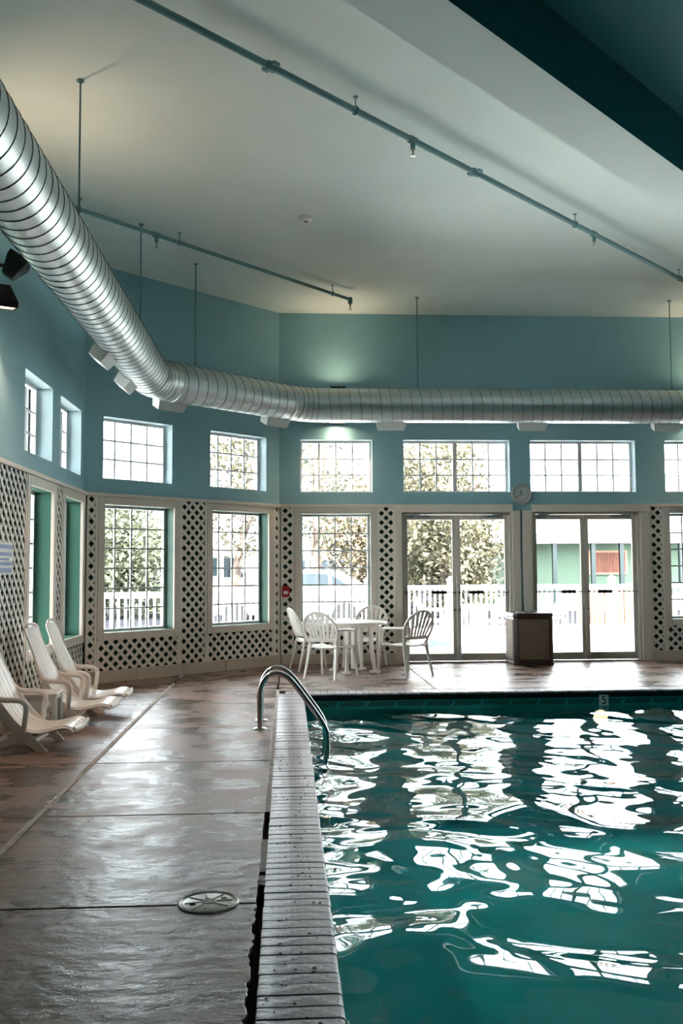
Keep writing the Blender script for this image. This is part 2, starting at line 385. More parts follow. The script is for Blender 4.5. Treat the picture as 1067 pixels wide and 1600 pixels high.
# ------------------------------------------------------------------ pool basin, tile band, water
basin = MB(); ZP = -1.55
basin.add([(PX0, PY0, ZP), (PX1, PY0, ZP), (PX1, PY1, ZP), (PX0, PY1, ZP)], [(0, 1, 2, 3)])
bx0, bx1, by0, by1 = PX0-.03, PX1+.03, PY0-.03, PY1+.03
basin.v = []; basin.f = []; basin.m = []
c8 = [(bx0, by0), (bx1, by0), (bx1, by1), (bx0, by1)]
basin.add([(x, y, ZP) for x, y in c8], [(0, 1, 2, 3)])
for i in range(4):
    (ax, ay), (bx, by) = c8[i], c8[(i+1) % 4]
    basin.add([(ax, ay, ZP), (bx, by, ZP), (bx, by, -.32), (ax, ay, -.32)], [(3, 2, 1, 0)])
    basin.add([(ax, ay, -.32), (bx, by, -.32), (bx, by, -.065), (ax, ay, -.065)], [(3, 2, 1, 0)], 1)
bo = basin.build('pool_basin', [M['plaster'], M['tile']]); tag(bo, kind='structure')
st = MB(); x = bx0+.1
k = 0
while x < bx1-.1:                                       # slanted dark strokes printed along the tile band
    if k % 9 != 8: st.add([(x, by1-.004, -.155), (x+.016, by1-.004, -.155), (x+.05, by1-.004, -.103), (x+.034, by1-.004, -.103)], [(0, 1, 2, 3)])
    x += .037; k += 1
tag(st.build('tile_strokes', M['tile_dark'], bo), kind='stuff')
MB().box(bx0, bx1, by1-.012, by1+.02, -.082, -.024).build('coping_shadow_strip', M['tile_dark'], bo)  # dark strip standing in for the shadowed nose of the far coping
def text(name, body, size, m, parent, loc, rot, ext=.001):
    cu = bpy.data.curves.new(name, 'FONT'); cu.body = body; cu.size = size; cu.extrude = ext; cu.align_x = 'CENTER'; cu.align_y = 'CENTER'
    tmp = bpy.data.objects.new(name, cu); link(tmp); bpy.context.view_layer.update()
    me = bpy.data.meshes.new_from_object(tmp.evaluated_get(bpy.context.evaluated_depsgraph_get())); bpy.data.objects.remove(tmp); bpy.data.curves.remove(cu)
    me.name = name; me.materials.clear(); me.materials.append(m)
    return inst(name, me, parent, loc, rot)
dm = empty('depth_marker', (3.667, by1-.007, -.112), 0, 'white pool depth marker tile with a black number 5', 'depth marker')
MB().box(-.055, .055, -.006, .006, -.07, .055).build('tile_plate', M['white'], dm)
text('numeral', '5', .135, M['black'], dm, (0, -.0075, -.008), (math.pi/2, 0, 0))

pl = empty('pool_lamp', (3.62, by1, -.31), 0, 'glowing underwater lamp in the far pool wall below the depth marker', 'pool lamp')
o = MB().lathe([(.1, 0), (.1, .02), (.085, .03), (.08, .015)], 28).build('rim', M['steel'], pl, smooth=True); o.matrix_local = Matrix.Rotation(math.pi/2, 4, 'X')
M['pool_lens'] = mat('pool_lamp_lens', (.9, .85, .7), .3, emit=(1, .62, .3), estr=.7)
o = MB().lathe([(.08, 0), (.08, .02), (.05, .032), (.02, .036)], 28).build('lens', M['pool_lens'], pl, smooth=True); o.matrix_local = Matrix.Rotation(math.pi/2, 4, 'X')
ld = bpy.data.lights.new('pool_lamp_light', 'SPOT'); ld.energy = 4; ld.spot_size = math.radians(150); ld.spot_blend = .6; ld.color = (1, .9, .72); ld.shadow_soft_size = .09
o = bpy.data.objects.new('pool_lamp_light', ld); link(o, pl); o.location = (0, -.12, -.02); o.rotation_euler = (-math.pi/2*.95, 0, 0)

def water():
    nx, ny = 400, 860
    xs = np.linspace(bx0, bx1, nx); t = np.linspace(0, 1, ny); ys = PY0+(PY1+.03-PY0)*(1-(1-t)**1.15)
    X, Y = np.meshgrid(xs, ys); Z = np.zeros_like(X); rs = np.random.RandomState(11)
    # warp the domain a little so the crests curl and join
    WX = X+.10*np.sin(1.9*Y+.7*X+1)+.06*np.sin(3.7*X-2.1*Y); WY = Y+.10*np.sin(2.3*X-1.1*Y+2)+.06*np.sin(4.1*Y+1.7*X)
    for i in range(90):
        lam = .15*(1.3/.15)**rs.rand()
        th = rs.normal(math.pi*.42, .75); k = 2*math.pi/lam
        slope = .0125*(lam/.6)**.75
        Z += slope/k*np.sin(k*(math.cos(th)*WX+math.sin(th)*WY)+rs.rand()*6.28)
    v = np.stack([X, Y, Z+ZW], -1).reshape(-1, 3)
    idx = np.arange(nx*ny).reshape(ny, nx)
    f = np.stack([idx[:-1, :-1], idx[:-1, 1:], idx[1:, 1:], idx[1:, :-1]], -1).reshape(-1, 4)
    me = bpy.data.meshes.new('pool_water'); me.vertices.add(len(v)); me.vertices.foreach_set('co', v.ravel())
    me.loops.add(f.size); me.loops.foreach_set('vertex_index', f.ravel().astype(np.int32))
    me.polygons.add(len(f)); me.polygons.foreach_set('loop_start', np.arange(0, f.size, 4, dtype=np.int32)); me.polygons.foreach_set('use_smooth', np.ones(len(f), bool))
    me.update(calc_edges=True); me.materials.append(M['water'])
    o = bpy.data.objects.new('pool_water', me); link(o)
    tag(o, 'rippling teal pool water reflecting the bright windows', 'water', kind='stuff')
water()

# ------------------------------------------------------------------ windows
NW = [0]
def window(fr, a, b, z0, z1, cols, rows, mullion=False, casing=False, detail=True):
    NW[0] += 1
    w, h = b-a, z1-z0; p = fr.at(a, 0, z0)
    t = empty('window_%d' % NW[0], p, fr.rz, kind='structure')
    R, fw = .17, .032                                   # sash sits in the outer part of the wall
    MB().box(0, fw, R, R+.05, 0, h).build('frame_stile', M['vinyl'], t); MB().box(w-fw, w, R, R+.05, 0, h).build('frame_stile', M['vinyl'], t)
    MB().box(fw, w-fw, R, R+.05, 0, fw).build('frame_rail', M['vinyl'], t); MB().box(fw, w-fw, R, R+.05, h-fw, h).build('frame_rail', M['vinyl'], t)
    halves = [(fw, w-fw)]
    if mullion:
        halves = [(fw, w/2-.03), (w/2+.03, w-fw)]
        MB().box(w/2-.03, w/2+.03, R-.02, R+.05, fw, h-fw).build('mullion', M['alu'], t)
    g = .011
    for (c0, c1) in halves:
        if not detail:
            MB().box(c0, c1, R+.022, R+.028, fw, h-fw).build('pane', M['glass'], t); continue
        pw, ph = (c1-c0)/cols, (h-2*fw)/rows
        pm = MB().box(-pw/2+g, pw/2-g, -.003, .003, -ph/2+g, ph/2-g).mesh('pane', M['glass'])
        for i in range(cols):
            for j in range(rows): inst('pane', pm, t, (c0+pw*(i+.5), R+.025, fw+ph*(j+.5)))
        for i in range(1, cols): MB().box(c0+pw*i-g, c0+pw*i+g, R+.012, R+.033, fw, h-fw).build('muntin', M['munt'], t)
        for j in range(1, rows): MB().box(c0, c1, R+.014, R+.036, fw+ph*j-g, fw+ph*j+g).build('muntin', M['munt'], t)
    if casing:
        cw, cd = .1, .042
        for (x0, x1, y0, y1) in ((-cw, 0, -cw, h+cw), (w, w+cw, -cw, h+cw), (0, w, h, h+cw), (0, w, -cw, 0)):
            MB().box(x0, x1, -cd, 0, y0, y1).build('casing_board', M['trim'], t, bevel=.006)
    return t
for i, (a, b) in enumerate(far_up): window(FAR, a, b, ZU0, ZU1, 3 if i in (1, 2) else 4, 3, mullion=i in (1, 2))
for a, b in far_low: window(FAR, a, b, ZB0, ZB1, 4, 6, casing=True)
for a, b in ang_up: window(ANG, a, b, ZU0, ZU1, 4, 3)
for a, b in ang_low: window(ANG, a, b, ZB0, ZB1, 4, 6, casing=True)
for a, b in left_up: window(LEFT, a, b, ZU0, ZU1, 4, 3)
for a, b in left_low: window(LEFT, a, b, ZB0, ZB1, 4, 6, casing=True)
for a, b in mir(ang_up): window(RANG, a, b, ZU0, ZU1, 4, 3, detail=False)
for a, b in mir(ang_low): window(RANG, a, b, ZB0, ZB1, 4, 6, casing=True, detail=False)

# ------------------------------------------------------------------ wainscot: cap trims, baseboards, lattice panels
NT = [0]
def trim(fr, a, b, n0, n1, z0, z1, m='trim', bevel=.006):
    NT[0] += 1
    o = MB().box(0, b-a, n0, n1, 0, z1-z0).build('trim_%d' % NT[0], M[m], bevel=bevel, loc=fr.at(a, 0, z0), rz=fr.rz); tag(o, kind='structure'); return o
ZT = 2.365
trim(FAR, XC+.02, 1.64, -.06, 0, ZT, ZL+.01); trim(FAR, 5.6, XC2-.02, -.06, 0, ZT, ZL+.01)
trim(ANG, .02, AL-.02, -.06, 0, ZT, ZL+.01); trim(LEFT, 3.0, YA-.02, -.06, 0, ZT, ZL+.01)
ZBASE = .15
def baseboard(name, fr, a, b, step):
    t = empty(name, fr.at(a), fr.rz, kind='structure'); u = 0; L = b-a
    while u < L-.01:
        e = min(u+step, L); MB().box(u+.002, e-.002, -.07, 0, .0, ZBASE).build('board', M['base'], t, bevel=.004); u = e
baseboard('baseboard_far_left', FAR, XC+.03, 1.64, 1.2); baseboard('baseboard_far_right', FAR, 5.6, XC2, 1.2)
baseboard('baseboard_angled', ANG, .03, AL-.03, .74); baseboard('baseboard_left', LEFT, 3.0, YA-.03, 1.2)

def lattice(fr, u0, u1, z0, z1, label, phase=0, edges=(1, 1)):
    """panel of crossed diagonal slats, each slat clipped to the panel; side strips where the panel ends"""
    t = empty('lattice_panel', fr.at(u0, 0, z0), fr.rz, label, 'lattice', 'white lattice panels of the wainscot')
    u0 += .002; u1 -= .002; w, h = u1-u0, z1-z0; P, sw = .1, .041; r2 = math.sqrt(.5)
    for s, (n0, n1) in ((1, (-.032, -.024)), (-1, (-.024, -.016))):
        # strips satisfy |(x*s + z)*r2 - c| < sw/2
        lo, hi = (0, (w+h)*r2) if s == 1 else (-w*r2, h*r2)
        k = math.floor((lo-phase)/P)-1
        while k*P+phase < hi+P:
            c = k*P+phase; k += 1
            poly = [(0, 0), (w, 0), (w, h), (0, h)]
            poly = clip(poly, s*r2, r2, c+sw/2); poly = clip(poly, -s*r2, -r2, -(c-sw/2)) if len(poly) > 2 else poly
            if len(poly) > 2:
                ar = abs(sum(poly[i][0]*poly[(i+1) % len(poly)][1]-poly[(i+1) % len(poly)][0]*poly[i][1] for i in range(len(poly))))/2
                if ar > 1e-4: MB().prism(poly, n0, n1, axis='y').build('slat', M['lattice'], t)
    ew = .03
    if edges[0]: MB().box(0, ew, -.036, -.012, 0, h).build('edge_strip', M['lattice'], t)
    if edges[1]: MB().box(w-ew, w, -.036, -.012, 0, h).build('edge_strip', M['lattice'], t)
    return t
zb, zu, zt = ZBASE, ZB0-.1, ZT
lattice(LEFT, 6.4, 9.1, zb, zt, 'wide white lattice panel beside the lounge chairs, carrying the notice', 0, (0, 1))
lattice(LEFT, 10.23, 10.53, zb, zt, 'narrow white lattice strip between the two deep windows behind the lounge chairs', .02)
lattice(LEFT, 9.1, 10.23, zb, zu, 'low white lattice panel right behind the middle lounge chair', .03, (0, 0))
lattice(LEFT, 10.53, 11.66, zb, zu, 'low white lattice panel under the window behind the farthest lounge chair', .05, (0, 0))
lattice(ANG, .03, .19, zb, zt, 'one-diamond wide white lattice strip at the corner past the lounge chairs', .035)
lattice(ANG, 1.472, 1.93, zb, zt, 'tall white lattice panel between the two windows of the angled wall', .01)
lattice(ANG, 3.192, AL-.02, zb, zt, 'thin white lattice strip left of the fire alarm corner', .04)
lattice(ANG, .19, 1.472, zb, zu, 'low white lattice panel under the angled wall window nearest the lounge chairs', .0, (1, 1))
lattice(ANG, 1.93, 3.192, zb, zu, 'low white lattice panel under the angled wall window nearest the fire alarm', .06, (1, 1))
lattice(FAR, XC+.02, .1, zb, zt, 'white lattice strip holding the red fire alarm', .03)
lattice(FAR, 1.36, 1.64, zb, zt, 'white lattice strip between the table window and the first glass door', .0)
lattice(FAR, .1, 1.36, zb, zu, 'low white lattice panel behind the round table', .02, (0, 0))
lattice(FAR, 5.6, 5.83, zb, zt, 'white lattice strip right of the last glass door', .05)
lattice(FAR, 5.83, XC2-.15, zb, zu, 'low white lattice panel at the right edge under the window', .02, (1, 0))

# ------------------------------------------------------------------ doors
trim(FAR, 1.64, 1.74, -.07, 0, 0, ZD); trim(FAR, 1.64, 3.45, -.08, 0, ZD, ZL+.005)
trim(FAR, 3.44, 3.565, -.07, 0, 0, 2.31); trim(FAR, 3.60, 3.75, -.07, 0, 0, 2.31)
trim(FAR, 3.75, 5.6, -.08, 0, ZD, ZL+.005); trim(FAR, 5.45, 5.6, -.07, 0, 0, ZD)
for j, (a, b) in enumerate(doors_open):                 # narrow inner jambs
    trim(FAR, a, a+.03, -.02, .2, 0, ZD, 'alu'); trim(FAR, b-.03, b, -.02, .2, 0, ZD, 'alu'); trim(FAR, a+.03, b-.03, .02, .2, ZD-.03, ZD, 'alu')
    trim(FAR, a+.03, b-.03, 0, .2, 0, .012, 'steel', 0)
trim(FAR, 3.45, 3.75, -.02, 0, 2.31, 2.41, 'teal', 0); trim(FAR, 3.565, 3.6, -.02, 0, 0, 2.31, 'teal', 0)
def door(n, a, b, hinge):
    w = b-a; t = empty('door_%d' % n, FAR.at(a, .05, .016), 0, kind='structure'); H = ZD-.03-.02; d = .045
    MB().box(0, .06, 0, d, 0, H).build('stile', M['alu'], t, bevel=.003); MB().box(w-.06, w, 0, d, 0, H).build('stile', M['alu'], t, bevel=.003)
    MB().box(.06, w-.06, 0, d, 0, .115).build('rail', M['alu'], t, bevel=.003); MB().box(.06, w-.06, 0, d, H-.075, H).build('rail', M['alu'], t, bevel=.003)
    MB().box(.06, w-.06, .018, .026, .115, H-.075).build('pane', M['glass'], t)
    pb = MB().tube([(.03, -.055, 1.045), (w-.03, -.055, 1.045)], .009, 8).build('push_bar', M['steel'], t, smooth=True)
    for x in (.03, w-.03): MB().box(x-.012, x+.012, -.06, 0, 1.03, 1.06).build('bracket', M['steel'], pb)
    c = w*.65 if hinge < 0 else w*.35                  # pad nearer the meeting stile
    MB().box(c-.115, c+.115, -.075, -.04, 1.02, 1.07).build('push_pad', M['black'], t, bevel=.006)
    cx = w*.3 if hinge < 0 else w*.7
    cl = MB().box(cx-.15, cx+.15, -.05, 0, H-.055, H-.005).build('closer', M['chrome'], t, bevel=.006)
    MB().tube([(cx, -.05, H-.01), (cx+.18*hinge, -.12, H), (cx+.3*hinge, -.02, H+.005)], .009, 6).build('closer_arm', M['chrome'], cl)
    hx = w-.03 if hinge < 0 else .03
    MB().lathe([(.018, 0), (.018, .012), (.012, .02)], 12).build('lock_cylinder', M['brass'], t).matrix_local = Matrix.Translation((hx, 0, .78)) @ Matrix.Rotation(math.pi/2, 4, 'X')
door(1, 1.775, 2.588, -1); door(2, 2.592, 3.405, 1); door(3, 3.785, 4.598, -1); door(4, 4.602, 5.415, 1)

# ------------------------------------------------------------------ duct
RD = .245; ZDU = 3.775; OFF = .9
lx = XL+OFF; fy = D-OFF
def isect():
    P = Vector((XL, YA, 0))-AN*OFF
    t1 = (lx-P.x)/AD.x; t2 = (fy-P.y)/AD.y
    return P+AD*t1, P+AD*t2
K1, K2 = isect()
duct = empty('air_duct', (K1.x, K1.y, ZDU), 0, 'large round galvanised spiral air duct following the walls below the ceiling', 'air duct')
def dl(x, y, z=0): return (x-K1.x, y-K1.y, z)
e = .3                                                  # elbow tangent lengths
d0, d1, d2 = Vector((0, 1, 0)), AD, Vector((1, 0, 0))
def elbow(K, a, b, n=5):
    A, B = K-a*e, K+b*e
    return [A*(1-t)**2+K*2*t*(1-t)+B*t*t for t in [i/n for i in range(n+1)]]
E1, E2 = elbow(K1, d0, d1), elbow(K2, d1, d2)
runs = [(Vector((lx, -2, 0)), E1[0]), (E1[-1], E2[0]), (E2[-1], Vector((XC2+1.2, fy, 0)))]
for A, B in runs:
    MB().tube([dl(A.x, A.y), dl(B.x, B.y)], RD, 48).build('duct_section', M['duct'], duct, smooth=True)
    L = (B-A).length; n = int(L/.145)*40; dv = (B-A).normalized(); sd = Vector((-dv.y, dv.x, 0)); pts = []
    for i in range(n+1):
        a = 2*math.pi*i/40; P = A+dv*(L*i/n)+sd*math.cos(a)*(RD+.001); pts.append(dl(P.x, P.y, math.sin(a)*(RD+.001)))
    MB().tube(pts, .004, 4).build('spiral_seam', M['seam'], duct)
for E in (E1, E2):
    MB().tube([dl(p.x, p.y) for p in E], RD+.001, 48).build('elbow', M['duct'], duct, smooth=True)
    for i, p in enumerate(E):
        tv = (E[min(i+1, len(E)-1)]-E[max(i-1, 0)]).normalized(); sd = Vector((-tv.y, tv.x, 0))
        big = i in (0, len(E)-1)
        ring = [p+sd*math.cos(a)*(RD+.002)+Vector((0, 0, math.sin(a)*(RD+.002))) for a in [2*math.pi*k/32 for k in range(32)]]
        MB().tube([dl(q.x, q.y, q.z) for q in ring], .006 if big else .004, 5, closed=True).build('seam_ring', M['duct'] if big else M['seam'], duct, smooth=True)
def diffuser(P, dv, ang):
    """flared supply outlet under the duct, turned towards the windows by ang"""
    t = MB(); a, b = .19, .235
    vs = [(-b, -.09, -RD+.07), (b, -.09, -RD+.07), (b, .09, -RD+.07), (-b, .09, -RD+.07), (-a, -.075, -RD-.11), (a, -.075, -RD-.11), (a, .075, -RD-.11), (-a, .075, -RD-.11)]
    t.add(vs, [(0, 1, 2, 3), (7, 6, 5, 4), (4, 5, 1, 0), (5, 6, 2, 1), (6, 7, 3, 2), (7, 4, 0, 3)])
    o = t.build('diffuser', M['diff'], duct, bevel=.003)
    rz = math.atan2(dv.y, dv.x)
    o.matrix_local = Matrix.Translation(dl(P[0], P[1])) @ Matrix.Rotation(rz, 4, 'Z') @ Matrix.Rotation(ang, 4, 'X')
for x in (1.50, 3.58, 5.6): diffuser((x, fy), d2, math.radians(28))
PA = Vector((XL, YA, 0))-AN*OFF
for u in (.75, 2.55): q = PA+AD*u; diffuser((q.x, q.y), d1, math.radians(28))
for yv in (9.2, 10.5): diffuser((lx, yv), d0, math.radians(38))
for (x, y) in ((lx, 7.31), (lx, 10.4), (-1.178, 11.74), (1.884, fy), (5.645, fy), (lx, 4.2), (lx, 1.1)):
    MB().tube([dl(x, y, RD-.01), dl(x, y, ZC-ZDU-.004)], .008, 6).build('hanger_rod', M['pipe'], duct)
    MB().lathe([(.03, 0), (.03, .008)], 10, dl(x, y, ZC-ZDU-.012)).build('ceiling_plate', M['pipe'], duct)

# ------------------------------------------------------------------ sprinkler pipes, smoke detector
ZPI = 5.25
def sprinkler_pipe(A, B, r, label, hang, heads, coup, elbow_end):
    A, B = Vector((*A, 0)), Vector((*B, 0)); dv = (B-A).normalized(); rz = math.atan2(dv.y, dv.x); L = (B-A).length
    t = empty('sprinkler_pipe', (A.x, A.y, ZPI), rz, label, 'pipe')
    MB().tube([(0, 0, 0), (L, 0, 0)], r, 12).build('pipe_run', M['pipe'], t, smooth=True)
    pr = lambda p: (Vector((p[0], p[1], 0))-A).dot(dv)
    for p in hang:
        s = pr(p); h = MB().tube([(s, 0, r), (s, 0, ZC-ZPI)], .006, 6).build('hanger', M['pipe'], t)
        MB().tube([(s, math.cos(a)*(r+.006), math.sin(a)*(r+.006)) for a in [2*math.pi*k/14 for k in range(14)]], .007, 5, closed=True).build('hanger_ring', M['pipe'], h)
        MB().lathe([(.022, 0), (.022, .008)], 10, (s, 0, ZC-ZPI-.008)).build('hanger_plate', M['pipe'], h)
    for p in heads:
        s = pr(p); MB().tube([(s-.04, 0, 0), (s+.04, 0, 0)], r+.009, 12).build('tee', M['pipe'], t, smooth=True)
        MB().lathe([(.022, -.085), (.022, -.03), (.026, -.03), (.026, 0)], 10, (s, 0, 0)).build('drop', M['pipe'], t, smooth=True)
        h = MB().lathe([(.004, -.15), (.024, -.148), (.024, -.145), (.006, -.14), (.01, -.1), (.018, -.085)], 10, (s, 0, 0)).build('sprinkler_head', M['brass'], t, smooth=True)
    for p in coup:
        s = pr(p); c = MB().tube([(s-.035, 0, 0), (s+.035, 0, 0)], r+.012, 12).build('coupling', M['pipe'], t, smooth=True)
        for k in (-1, 1): MB().box(s-.03, s+.03, k*(r+.03)-.015, k*(r+.03)+.015, -.012, .012).build('bolt_pad', M['pipe'], c)
    if elbow_end:
        MB().lathe([(r+.01, -.06), (r+.012, 0), (r+.006, .03)], 12, (L, 0, 0)).build('elbow', M['pipe'], t, smooth=True)
        MB().lathe([(.004, -.15), (.024, -.148), (.024, -.145), (.006, -.14), (.01, -.1), (.018, -.06)], 10, (L, 0, 0)).build('sprinkler_head', M['brass'], t, smooth=True)
sprinkler_pipe((-3.3+1.0, 4.82), (7.2, 13.55), .027, 'long teal sprinkler pipe running diagonally beside the ceiling beam', [(.63, 7.4), (3.2, 9.9), (-1.2, 5.8), (5.2, 11.7)], [(1.117, 7.979), (3.5, 10.2)], [(-.15, 6.85), (1.815, 8.613)], False)
sprinkler_pipe((-2.5, 9.4), (.893, 12.834), .022, 'short teal sprinkler pipe between the duct hangers with an end elbow', [(-1.239, 10.63), (.647, 12.55), (-2.2, 9.7)], [(-1.507, 10.43)], [], True)
sd_ = empty('smoke_detector', (.212, 10.127, ZC), 0, 'small round white smoke detector alone on the ceiling', 'smoke detector')
MB().lathe([(.045, -.045), (.06, -.04), (.07, -.02), (.082, -.016), (.085, 0)], 20).build('body', M['white'], sd_, smooth=True)
MB().lathe([(.025, -.05), (.03, -.044)], 16).build('vent_ring', M['seam'], sd_)

# ------------------------------------------------------------------ flood lights on the walls
def flood(loc, aim, label, watts, lit, spot=100, rot_about=0):
    """wall flood: tapered housing on a bracket; local +x is the aim direction"""
    t = empty('flood_light', loc, 0, label, 'flood light', 'black flood lights on the walls')
    a = Vector(aim).normalized(); q = a.to_track_quat('X', 'Z'); R4 = q.to_matrix().to_4x4()
    h = MB(); A, B = .05, .085; b2 = .115
    vs = [(-.12, -A, -A), (-.12, A, -A), (-.12, A, A), (-.12, -A, A), (.02, -b2, -B), (.02, b2, -B), (.02, b2, B), (.02, -b2, B), (.07, -b2, -B), (.07, b2, -B), (.07, b2, B), (.07, -b2, B)]
    h.add(vs, [(0, 1, 2, 3)]+[(i+j, i+4+j, i+4+(j+1) % 4, i+(j+1) % 4) for i in (0, 4) for j in range(4)])
    # rim and recess so the lens sits back from the edge
    c = b2-.02; dd = B-.02
    h.add([(.07, -b2, -B), (.07, b2, -B), (.07, b2, B), (.07, -b2, B), (.07, -c, -dd), (.07, c, -dd), (.07, c, dd), (.07, -c, dd), (.045, -c, -dd), (.045, c, -dd), (.045, c, dd), (.045, -c, dd)],
          [(j, (j+1) % 4, 4+(j+1) % 4, 4+j) for j in range(4)]+[(4+j, 4+(j+1) % 4, 8+(j+1) % 4, 8+j) for j in range(4)])
    o = h.build('housing', M['black'], t, bevel=.006); o.matrix_local = R4
    l = MB().box(.04, .048, -c, c, -dd, dd).build('lens', M['lens'] if lit else M['glass'], t); l.matrix_local = R4
    return t, a
def bracket(t, to):
    v = Vector(to)-Vector(t.location)
    MB().tube([(0, 0, 0), v*.6, v], .016, 8).build('bracket', M['black'], t, smooth=True)
    p = MB().lathe([(.06, -.01), (.06, .01)], 16).build('wall_plate', M['black'], t); p.matrix_local = Matrix.Translation(v) @ v.to_track_quat('Z', 'Y').to_matrix().to_4x4()
def spot(t, a, watts, deg, blend=.5, col=(1, .6, .42)):
    ld = bpy.data.lights.new('flood_lamp', 'SPOT'); ld.energy = watts; ld.spot_size = math.radians(deg); ld.spot_blend = blend; ld.color = col; ld.shadow_soft_size = .06
    o = bpy.data.objects.new('flood_lamp', ld); link(o, t); o.location = a*.085
    o.rotation_euler = a.to_track_quat('-Z', 'Y').to_euler()
UP, DN = 3.2, 7
t, a = flood((XL+.28, 7.76, 3.99), (.5, .1, .8), 'black wall flood light tipped upward beside the duct', UP, True); bracket(t, (XL, 7.66, 3.95)); spot(t, a, UP*1.0, 115)
t, a = flood((XL+.17, 7.78, 3.7), (-.05, .1, -1), 'lit black wall flood light pointing straight down the left wall', DN, True); bracket(t, (XL, 7.78, 3.78)); spot(t, a, DN*3.2, 120)
for xx, nm in ((.76, 'over the table window'), (2*AXIS-.76, 'over the window right of the doors')):
    t, a = flood((xx, D-.3, 4.1), (0, -.2, 1), 'black upward flood light hidden behind the far duct '+nm, UP, True); bracket(t, (xx, D, 4.0)); spot(t, a, UP*.4, 72)
    t, a = flood((xx, D-.16, 3.72), (0, -.1, -1), 'black downward flood light tucked under the far duct '+nm, DN, True); bracket(t, (xx, D, 3.8)); spot(t, a, DN*.7, 120)

# ------------------------------------------------------------------ clock, fire alarm, notice
ck = empty('wall_clock', (3.602, D-.005, 2.563), 0, 'round wall clock with silver rim above the glass doors', 'clock')
RX = Matrix.Rotation(math.pi/2, 4, 'X')
o = MB().lathe([(.15, 0), (.16, .01), (.16, .035), (.15, .045), (.138, .04), (.134, .02)], 40).build('rim', M['chrome'], ck, smooth=True); o.matrix_local = RX
o = MB().lathe([(.136, .0), (.136, .026)], 40).build('dial', M['clock_face'], ck); o.matrix_local = RX
for k in range(12):
    a = math.pi/2-2*math.pi*(k+1)/12
    text('numeral', str(k+1), .042, M['black'], ck, (math.cos(a)*.108, -.0275, math.sin(a)*.108), (math.pi/2, 0, 0), .0005)
for nm, ang, ln, w in (('hour_hand', 350, .065, .006), ('minute_hand', 240, .095, .0045)):
    a = math.radians(90-ang); o = MB().box(-.015, ln, -.002, 0, -w, w).build(nm, M['black'], ck); o.matrix_local = Matrix.Translation((0, -.0295, 0)) @ Matrix.Rotation(-a, 4, 'Y')
o = MB().lathe([(.009, 0), (.009, .034)], 12).build('hub', M['black'], ck); o.matrix_local = RX
fa = empty('fire_alarm', (-.03, D-.052, 1.09), 0, 'small red fire alarm pull station on the corner lattice', 'fire alarm')
MB().box(-.058, .058, -.05, .013, -.08, .08).build('body', M['red'], fa, bevel=.012)
MB().box(-.036, .036, -.065, -.048, -.035, .01).build('pull_handle', M['white'], fa, bevel=.006)
MB().box(-.04, .04, -.056, -.048, .03, .055).build('face_plate', M['red'], fa)
ns = empty('notice_board', (XL+.044, 8.30, 1.38), math.pi/2, 'white notice with pale blue print hung on the lattice', 'notice')
MB().box(-.22, .32, 0, .008, 0, .29).build('board', M['white'], ns)
pm = [(-.19, .29, .235, .27), (-.19, .29, .17, .2), (-.19, .2, .13, .15), (-.19, .29, .085, .115), (-.19, .29, .02, .06)]
for (a, b, c, d) in pm: MB().box(a, b, -.0015, 0, c, d).build('print_line', M['blue'], ns)

# ------------------------------------------------------------------ pool grab rails
def rail(y, label):
    t = empty('grab_rail', (-.25, y, 0), 0, label, 'grab rail', 'pair of pool grab rails')
    pts = bez([(0, 0, -.03), (0, 0, .12), (0, 0, .3), (.022, 0, .4), (.085, 0, .475), (.165, 0, .49), (.25, 0, .45), (.33, 0, .36), (.45, 0, .2), (.545, 0, .065), (.588, 0, -.02), (.6, 0, -.12), (.6, 0, -.5), (.6, 0, -1.1)], 6)
    MB().tube(pts, .0235, 14, up=(0, 1, 0)).build('tube', M['steel'], t, smooth='all')
    MB().lathe([(.062, 0), (.062, .006), (.05, .014), (.026, .018)], 24).build('flange', M['steel'], t, smooth=True)
    return t
rail(8.31, 'dark stainless pool grab rail nearer the camera'); rail(8.77, 'dark stainless pool grab rail behind its twin')
lt = MB()
ladder = empty('ladder_tread', (.35, 8.54, -.55), 0, 'underwater white ladder tread between the two grab rails', 'ladder tread')
MB().box(-.05, .05, -.204, .204, -.015, .015).build('tread', M['white'], ladder, bevel=.006)

# ------------------------------------------------------------------ skimmer lid
sk = empty('skimmer_lid', (-.338, 4.02, 0), .2, 'round cream plastic skimmer lid set in the wet deck', 'skimmer lid')
MB().lathe([(.13, -.02), (.13, .004), (.124, .007), (.116, .004), (.113, .001)], 40).build('ring', M['drain'], sk, smooth=True)
MB().lathe([(.111, -.01), (.111, .002), (.1, .0045), (.0, .006)], 40).build('lid', M['drain'], sk, smooth=True)
for k in range(8):
    a = 2*math.pi*k/8; o = MB().box(.035, .1, -.003, .003, .004, .008).build('rib', M['drain'], sk, rz=a)
MB().lathe([(.03, .004), (.03, .008), (.02, .008)], 20).build('hub', M['sealant'], sk)
for a in (.2, math.pi+.2): MB().box(.06, .082, -.012, .012, .004, .0075).build('finger_hole', M['dark'], sk, rz=a)

